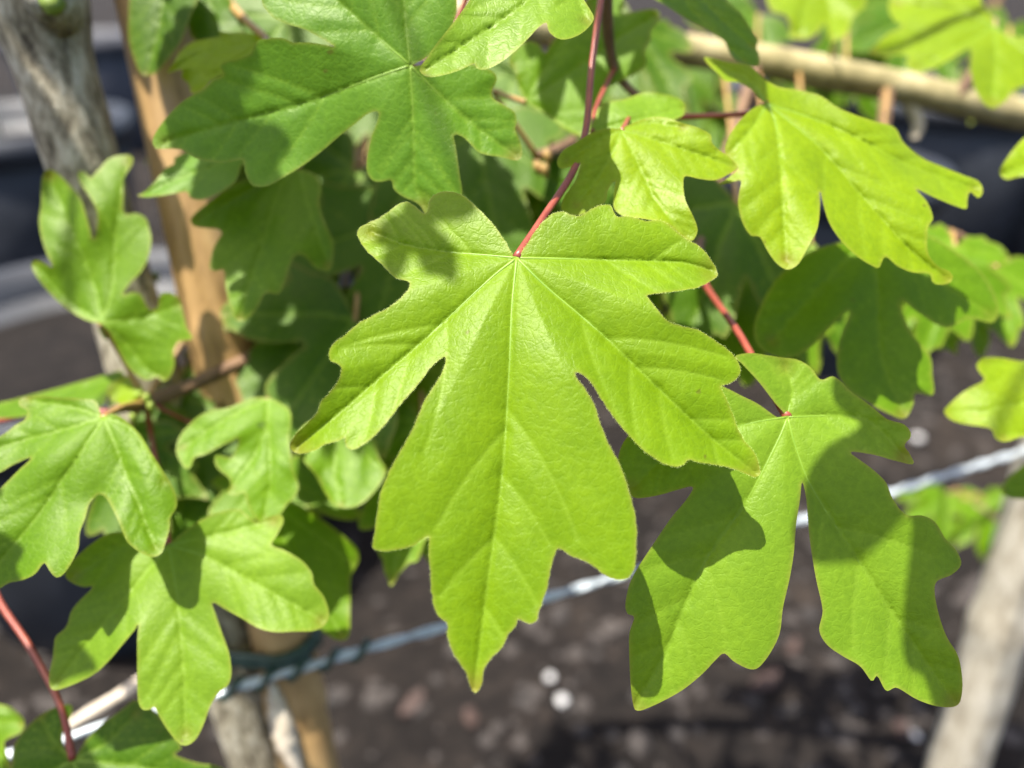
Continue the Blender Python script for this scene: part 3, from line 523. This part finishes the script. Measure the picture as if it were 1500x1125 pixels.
T = [(394,582),(383,582),(368,583),(349,591),(331,598),(312,600),(293,608),(280,619),(265,636),(258,654),(260,669),(271,686),(280,684),(285,671),(301,666),(323,654),(342,645),(349,641),(346,658),(337,670),(318,666),(314,676),(320,688),(335,700),(337,712),(331,722),(345,726),(357,722),(363,740),(372,757),(382,766),(395,765),(410,755),(420,740),(432,728),(438,712),(430,690),(426,660),(424,640),(427,615),(424,600),(410,590)]
leaf(tree, T, (393,584), [[(394,640),(396,700),(387,758)], [(340,608),(268,655)], [(385,640),(340,715)]], .222, (.05,.4,.91), 'mid', .15, 1, .0010, .0009, [(225,592,.236),(248,604,.238),(284,619,.242),(340,610,.238)], .0006, None, 'small nibbled leaf with a round hole', seed=41, holes=((382,623,.0011),))
U = [(416,733),(440,740),(470,760),(500,782),(523,803),(525,822),(514,845),(513,890),(511,932),(497,938),(472,925),(440,890),(410,850),(390,800),(396,755)]
leaf(tree, U, (398,742), [[(450,775),(515,825)], [(430,820),(500,930)]], .240, (.25,.4,.88), 'mid', .2, 1, .002, .0011, [(400,506,.268),(400,650,.262)], .0008, M_PETG, 'curled leaf with a shaded drooping half beside the wire tie', seed=43)
V_ = [(430,650),(440,670),(462,696),(476,722),(492,741),(514,744),(533,736),(553,715),(566,690),(556,672),(545,640),(500,610),(450,620)]
leaf(tree, V_, (500,612), [[(490,680),(500,738)], [(470,640),(445,668)], [(530,660),(560,690)]], .232, (0,.5,.87), 'mid', .15, 1, .0015, .0011, [(500,330,.3),(505,540,.25)], .0008, M_PETG, 'dappled leaf half hidden behind the large sunlit leaf', seed=45)
W = [(430,246),(400,248),(370,258),(340,270),(314,290),(287,311),(279,322),(284,331),(298,334),(319,336),(325,342),(314,360),(308,382),(308,394),(317,397),(328,396),(330,418),(336,446),(344,467),(352,471),(362,467),(378,450),(386,432),(394,429),(407,431),(413,424),(420,405),(429,379),(436,373),(448,376),(458,389),(471,397),(484,395),(488,379),(488,354),(477,328),(468,299),(471,277),(462,256)]
leaf(tree, W, (436,240), [[(413,270),(388,347),(352,464)], [(380,270),(290,320)], [(455,310),(480,388)]], .225, (0,.3,.95), 'mid', .14, 1, .0012, .001, [(545,150,.325),(470,200,.26)], .0008, M_PETG, 'shaded leaf with a lit tip hanging in front of the cane', seed=47)
X = [(201,286),(211,281),(226,267),(243,246),(255,240),(255,232),(273,223),(293,215),(330,200),(370,205),(380,230),(356,240),(346,264),(328,279),(308,289),(293,293),(279,290),(274,281),(258,283),(235,287),(211,289)]
leaf(tree, X, (380,215), [[(320,240),(260,262),(206,286)]], .215, (-.05,.45,.88), 'cool', .1, 1, .001, .001, [(545,150,.325),(430,190,.24)], .0008, M_PETG, 'grey-green leaf tip crossing the cane below the broad leaf', seed=49)
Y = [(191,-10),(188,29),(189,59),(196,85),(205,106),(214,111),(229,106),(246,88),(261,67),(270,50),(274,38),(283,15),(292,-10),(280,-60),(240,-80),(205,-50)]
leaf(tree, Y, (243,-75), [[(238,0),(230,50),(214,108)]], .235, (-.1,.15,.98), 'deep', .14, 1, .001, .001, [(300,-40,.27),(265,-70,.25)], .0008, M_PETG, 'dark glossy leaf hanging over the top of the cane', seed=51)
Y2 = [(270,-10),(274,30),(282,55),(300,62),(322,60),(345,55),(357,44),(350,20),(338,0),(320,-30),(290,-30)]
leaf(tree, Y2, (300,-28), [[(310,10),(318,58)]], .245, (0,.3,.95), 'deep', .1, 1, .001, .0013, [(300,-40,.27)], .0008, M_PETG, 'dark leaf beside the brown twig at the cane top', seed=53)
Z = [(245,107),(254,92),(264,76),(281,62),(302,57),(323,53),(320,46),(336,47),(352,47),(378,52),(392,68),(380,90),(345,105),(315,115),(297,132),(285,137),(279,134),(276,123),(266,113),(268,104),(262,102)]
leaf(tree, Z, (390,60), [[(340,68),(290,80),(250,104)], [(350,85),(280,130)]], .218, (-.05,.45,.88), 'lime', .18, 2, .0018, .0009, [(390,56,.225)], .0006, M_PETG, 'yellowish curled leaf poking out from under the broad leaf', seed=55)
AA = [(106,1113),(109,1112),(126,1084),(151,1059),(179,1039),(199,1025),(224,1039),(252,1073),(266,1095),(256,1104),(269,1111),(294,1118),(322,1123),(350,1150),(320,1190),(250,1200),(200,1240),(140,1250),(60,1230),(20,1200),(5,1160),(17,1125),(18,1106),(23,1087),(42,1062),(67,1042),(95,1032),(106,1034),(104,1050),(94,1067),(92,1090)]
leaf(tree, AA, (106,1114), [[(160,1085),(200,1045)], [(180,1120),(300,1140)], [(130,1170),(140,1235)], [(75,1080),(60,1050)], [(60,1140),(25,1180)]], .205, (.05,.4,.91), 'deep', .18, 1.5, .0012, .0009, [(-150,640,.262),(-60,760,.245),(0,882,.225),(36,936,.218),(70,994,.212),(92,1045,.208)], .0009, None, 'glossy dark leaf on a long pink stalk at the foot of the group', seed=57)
AB = [(-40,1020),(0,1031),(17,1036),(31,1048),(36,1059),(31,1073),(14,1081),(6,1087),(10,1105),(16,1130),(-20,1160),(-60,1110)]
leaf(tree, AB, (-45,1060), [[(0,1055),(30,1060)], [(-10,1085),(10,1120)]], .225, (.1,.4,.91), 'mid', .12, 1, .001, .0011, [(-150,640,.262),(-90,900,.25),(-60,1030,.23)], .0007, None, 'leaf lobe peeping in beside the long pink stalk', seed=59)
AC = [(-20,596),(28,583),(85,568),(142,552),(176,543),(182,552),(160,566),(158,578),(148,596),(110,600),(40,610),(-15,612)]
leaf(tree, AC, (182,552), [[(120,566),(40,588)]], .24, (.0,.75,.66), 'mid', .1, 1, .001, .0011, [(214,590,.236),(200,568,.24)], .0007, M_PETG, 'leaf seen edge on behind the folded glossy leaf', seed=61)
AD = [(196,553),(208,566),(210,578),(200,588),(182,592),(165,588),(158,576),(165,562),(180,552)]
leaf(tree, AD, (205,580), [[(185,572),(163,572)]], .232, (-.1,.5,.86), 'lime', .15, 1, .001, .001, [(214,590,.236)], .0006, M_PETG, 'young lime leaflet at the twig joint', seed=63)
tw([(158,604,.226),(60,602,.240),(0,616,.250),(-150,640,.262),(-200,560,.275),(-180,300,.285),(-40,40,.285),(30,-40,.23)], [.0011,.0012,.0012,.0016,.002,.0024,.003,.0034], M_PET)

# generic outline (from the large leaf) for the leaves of the dark interior and the added shade leaves above
An = (np.array(A, float)-(757,378)); AVn = [np.array(v, float)-(757,378) for v in AV]
Sn = (np.array(S_, float)-(247,799)); SVn = [np.array(v, float)-(247,799) for v in ([(200,855),(130,940),(84,1000)], [(256,850),(268,960),(272,1075)], [(300,815),(370,852),(470,908)])]
def gen(px, py, z, size, rot, n, tint, seed, tw_from=None, tmpl=0, parent=None, petmat=None, label=None):
    O2, V2, L0 = (An, AVn, 690.) if tmpl == 0 else (Sn, SVn, 410.)
    k = size/z*FPX/L0; c, s_ = math.cos(rot), math.sin(rot); Rm = np.array([[c, -s_], [s_, c]])
    f = -1 if seed % 2 else 1
    tf = lambda P: (np.asarray(P)*(f*k, k)).dot(Rm.T)+(px, py)
    return leaf(parent or tree, tf(O2[::2]), (px, py), [tf(v) for v in V2], z, n, tint, .15, 1.5, .0015, .0016,
         [tw_from, ((tw_from[0]+px)/2, (tw_from[1]+py)/2-10, (tw_from[2]+z)/2)] if tw_from else None, .0008, petmat or M_PETG, label, tubes=False, seed=seed)
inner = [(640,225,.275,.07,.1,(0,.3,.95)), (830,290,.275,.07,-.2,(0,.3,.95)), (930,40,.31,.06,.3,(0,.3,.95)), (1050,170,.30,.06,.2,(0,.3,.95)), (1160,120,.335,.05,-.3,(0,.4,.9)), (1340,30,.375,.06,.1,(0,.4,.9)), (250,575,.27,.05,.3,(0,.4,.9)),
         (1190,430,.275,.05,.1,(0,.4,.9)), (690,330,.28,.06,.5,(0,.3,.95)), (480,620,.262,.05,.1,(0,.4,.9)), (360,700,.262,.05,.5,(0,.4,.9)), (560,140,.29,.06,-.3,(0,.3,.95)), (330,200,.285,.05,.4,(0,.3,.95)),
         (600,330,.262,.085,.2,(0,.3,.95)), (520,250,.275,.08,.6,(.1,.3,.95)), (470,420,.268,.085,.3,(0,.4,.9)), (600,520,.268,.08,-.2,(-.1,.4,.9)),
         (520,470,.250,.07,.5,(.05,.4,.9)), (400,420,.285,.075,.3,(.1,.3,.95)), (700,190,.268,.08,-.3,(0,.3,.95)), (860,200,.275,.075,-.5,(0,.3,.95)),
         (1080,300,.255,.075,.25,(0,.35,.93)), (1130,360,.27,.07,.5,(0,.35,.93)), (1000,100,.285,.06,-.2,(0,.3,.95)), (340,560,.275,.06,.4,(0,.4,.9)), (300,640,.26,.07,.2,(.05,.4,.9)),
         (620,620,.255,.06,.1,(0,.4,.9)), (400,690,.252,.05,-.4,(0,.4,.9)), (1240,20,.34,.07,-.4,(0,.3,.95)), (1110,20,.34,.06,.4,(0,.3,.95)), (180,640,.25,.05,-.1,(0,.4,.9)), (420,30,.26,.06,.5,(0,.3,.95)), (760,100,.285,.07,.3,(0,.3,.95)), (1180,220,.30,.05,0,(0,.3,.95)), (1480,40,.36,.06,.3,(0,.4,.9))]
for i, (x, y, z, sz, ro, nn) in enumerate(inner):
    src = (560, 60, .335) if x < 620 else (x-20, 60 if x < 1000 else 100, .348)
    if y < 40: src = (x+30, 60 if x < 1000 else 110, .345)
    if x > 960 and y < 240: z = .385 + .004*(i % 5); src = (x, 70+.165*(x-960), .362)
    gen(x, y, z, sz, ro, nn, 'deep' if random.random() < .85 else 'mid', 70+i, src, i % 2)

# unseen leaves added above the picture, each set sunward to shade a spot below
sv = np.array(SUN)
def shade_leaf(x, y, z, t, sz, ro, tm, seed):
    O2, V2, L0 = (An, AVn, 690.) if tm == 0 else (Sn, SVn, 410.)
    c, s_ = math.cos(ro), math.sin(ro); Rm = np.array([[c, -s_], [s_, c]]); k = sz/L0; cen = O2.mean(0)
    tf = lambda P: ((np.asarray(P)-cen)*(k, -k)).dot(Rm.T)
    lr = np.random.default_rng(seed); nw = sv + lr.normal(size=3)*.18; nw /= np.linalg.norm(nw)
    e1 = np.cross([0, 1., 0], nw); e1 /= np.linalg.norm(e1); P0 = at(x, y, z)+sv*t
    b = tf([(0, 0)])[0]
    o = leaf(tree, tf(O2[::2]), b, [tf(v) for v in V2], z, (0, 0, 1), lr.choice(['mid', 'main']), .15, 1.0, .0012, .0016, None, tubes=False, seed=seed, frame=(P0, nw, e1))
    B0 = P0 + b[0]*e1 + b[1]*np.cross(nw, e1)
    tube('petiole', [B0+np.array([.004, .012, .035]), B0+np.array([.002, .006, .014]), B0], [.0009, .0008, .0008], o, M_PET, 8, 6)
    return B0+np.array([.004, .012, .035])
SHADE_LEAVES = [(330,205,.185,.22,.035,.9,0), (120,300,.25,.25,.042,.3,0), (420,330,.23,.20,.07,.1,0), (640,400,.166,.30,.026,.4,1), (500,440,.26,.22,.07,.4,0), (1060,400,.26,.22,.06,.4,0), (200,20,.25,.10,.05,-.5,0),
        (850,75,.222,.13,.036,.3,1), (640,330,.26,.17,.07,.2,0), (40,1060,.205,.22,.06,.2,0), (1395,960,.19,.26,.075,-.5,1)]
top = tp[0]+np.array([0, .02, -.04])
for i, a_ in enumerate(SHADE_LEAVES):
    e_ = shade_leaf(*a_, 150+i); up_ = e_ + sv*.30
    st_ = top if a_[0] < 900 else at(1700, 210, .37)
    tube('twig', [st_, (st_+up_)/2+np.array([0, 0, .04]), up_, e_+sv*.12, e_], [.0024, .0018, .0013, .0011, .0010], tree, M_TWIG, 8, 6)  # twig added to carry the unseen shade leaf

tw([(1300,126,.354),(1290,260,.305),(1320,335,.290),(1390,340,.288),(1450,372,.292)], [.003,.0022,.0018,.0014,.0011])
for i, (x, y, z, sz, ro, q) in enumerate(((1400,360,.275,.048,.2,(1390,340,.288)), (1458,392,.285,.042,-.3,(1450,372,.292)), (1345,425,.28,.04,.3,(1330,337,.29)), (1430,440,.30,.035,.6,(1450,372,.292)))):
    gen(x, y, z, sz, ro, (.05, .45, .9), 'mid', 300+i, q, i % 2)

# ================================================================== CANE, WIRE, TIE
c0, c1 = at(212, -60, .245), at(452, 1120, .315)
cb = c0 + (c1-c0)*((0-c0[2])/(c1[2]-c0[2])); tmax = (-.03-c0[2])/(c1[2]-c0[2])
cane = empty('bamboo_cane', (cb[0], cb[1], 0), 'thick tan bamboo cane standing beside the grey trunk, tied to it', 'bamboo cane')
ts = np.linspace(-.35, tmax, 160); cr = np.full(160, .0116) 
nodes_t = [-.2, .40, .90, 1.35]
for nt_ in nodes_t: cr += .0011*np.exp(-((ts-nt_)/.012)**2) - .0006*np.exp(-((ts-nt_-.022)/.01)**2)
P = np.array([c0+(c1-c0)*t for t in ts])
link('culm', tube_mesh('culm', P-P[0], cr, 32), cane, P[0], M_CANE)
tube('torn_sheath', path([(398,1000,.292),(408,1040,.294),(420,1085,.297),(440,1140,.300)]), [.0012,.0036,.0042,.002], cane, M_PEEL, 8, 6, .12)

wpts = [(-260, 1186), (100, 1080), (330, 1012), (540, 950), (870, 855), (1310, 720), (1500, 661), (1900, 540)]
hw = at(420, 985, .2905)[2]
wp = []
for x, y in wpts:
    r = rays([(x, y)])[0]; wp.append(CP + r*((hw-CAMZ)/r[2]))
cl = resample(catmull(np.array(wp), 10), .0022)
wire = empty('fence_wire', wp[0], 'galvanised twisted wire strung low behind the leaves', 'wire')
for ph in (0, math.pi):
    d = np.arange(len(cl))*.0022*2*math.pi/.034+ph
    T = cl[-1]-cl[0]; T /= np.linalg.norm(T); a = np.cross(T, [0, 0, 1]); a /= np.linalg.norm(a); b = np.cross(a, T)
    Q2 = cl + .00075*(np.cos(d)[:, None]*a + np.sin(d)[:, None]*b)
    link('strand', tube_mesh('strand', Q2-cl[0], .00125, 8), wire, cl[0], M_WIRE)
# green plastic tie looped round trunk and cane at the wire
def on_line(a, b, h): t = (h-a[2])/(b[2]-a[2]); return a+(b-a)*t
ct = on_line(TA, TB, hw+.004); cc = on_line(c0, c1, hw+.004)
mid = (ct+cc)/2; ax = cc-ct; hl = np.linalg.norm(ax[:2])/2; ax[2] = 0; ax /= np.linalg.norm(ax); ay = np.array([-ax[1], ax[0], 0])
tie = empty('plant_tie', mid, 'dark green plastic tie holding trunk and cane to the wire', 'plant tie')
loop = []
for k in range(97):
    a = 2*math.pi*k/32; rr_ = .0140
    x = math.cos(a)*rr_ + (hl if math.cos(a) > 0 else -hl); y = math.sin(a)*rr_
    loop.append(mid + ax*x + ay*y + np.array([0, 0, .0022*(k/32-1.5)]))
link('loop', tube_mesh('loop', resample(np.array(loop), .0015)-mid, .0016, 8), tie, mid, M_TIE)
i0 = int(np.argmin(np.linalg.norm(cl-at(420, 985, .2905), axis=1))); i1 = int(np.argmin(np.linalg.norm(cl-at(545, 948, .30), axis=1)))
if i1 < i0: i0, i1 = i1, i0
seg_ = cl[i0-20:i1+1]; d = np.arange(len(seg_))*.0022*2*math.pi/.012
wa = np.cross(T, [0, 0, 1]); wa /= np.linalg.norm(wa)
link('twisted_end', tube_mesh('twisted_end', seg_ + .0028*(np.cos(d)[:, None]*wa + np.sin(d)[:, None]*np.array([0, 0, 1.])) - mid, .0015, 8), tie, mid, M_TIE)
# dry stick leaning near the wire
tag(tube('dry_stick', [at(60,1095,.36), at(110,1058,.352), at(205,1000,.345), at(300,930,.36), at(330,900,.42)], [.0016,.0024,.0026,.0022,.0018], None, M_PEEL, 10, 6, .06), 'pale dry stick lying against the wire', 'stick')

# ================================================================== NEIGHBOUR TREE
n0, n1 = at(1560, 620, .42), at(1400, 1125, .52)
nb = n0 + (n1-n0)*((0-n0[2])/(n1[2]-n0[2]))
tree2 = empty('maple_tree', (nb[0], nb[1], 0), 'neighbouring maple with a pale trunk lit by the sun and small drooping leaves', 'maple tree')
ts = np.linspace(-.8, (-.02-n0[2])/(n1[2]-n0[2]), 60); P = np.array([n0+(n1-n0)*t for t in ts]); R_ = np.full(60, .0172)+.002*np.exp(-((ts-.53)/.03)**2)
link('trunk', tube_mesh('trunk', P-P[0], R_, 28, True, .012), tree2, P[0], M_PALE)
tube('twig', path([(1500,800,.46),(1460,760,.47),(1420,735,.48),(1390,725,.485)]), [.0022,.0016,.0012,.001], tree2, M_TWIG)
for i, (x, y, z, sz, ro) in enumerate(((1392,722,.485,.055,.3), (1440,735,.478,.05,-.3), (1370,728,.49,.04,.9))):
    gen(x, y, z, sz, ro, (0, .6, .8), 'mid', 120+i, (1420,735,.48), (i+1) % 2, tree2)

for o in bpy.data.objects:
    if '_w' in o: del o['_w']
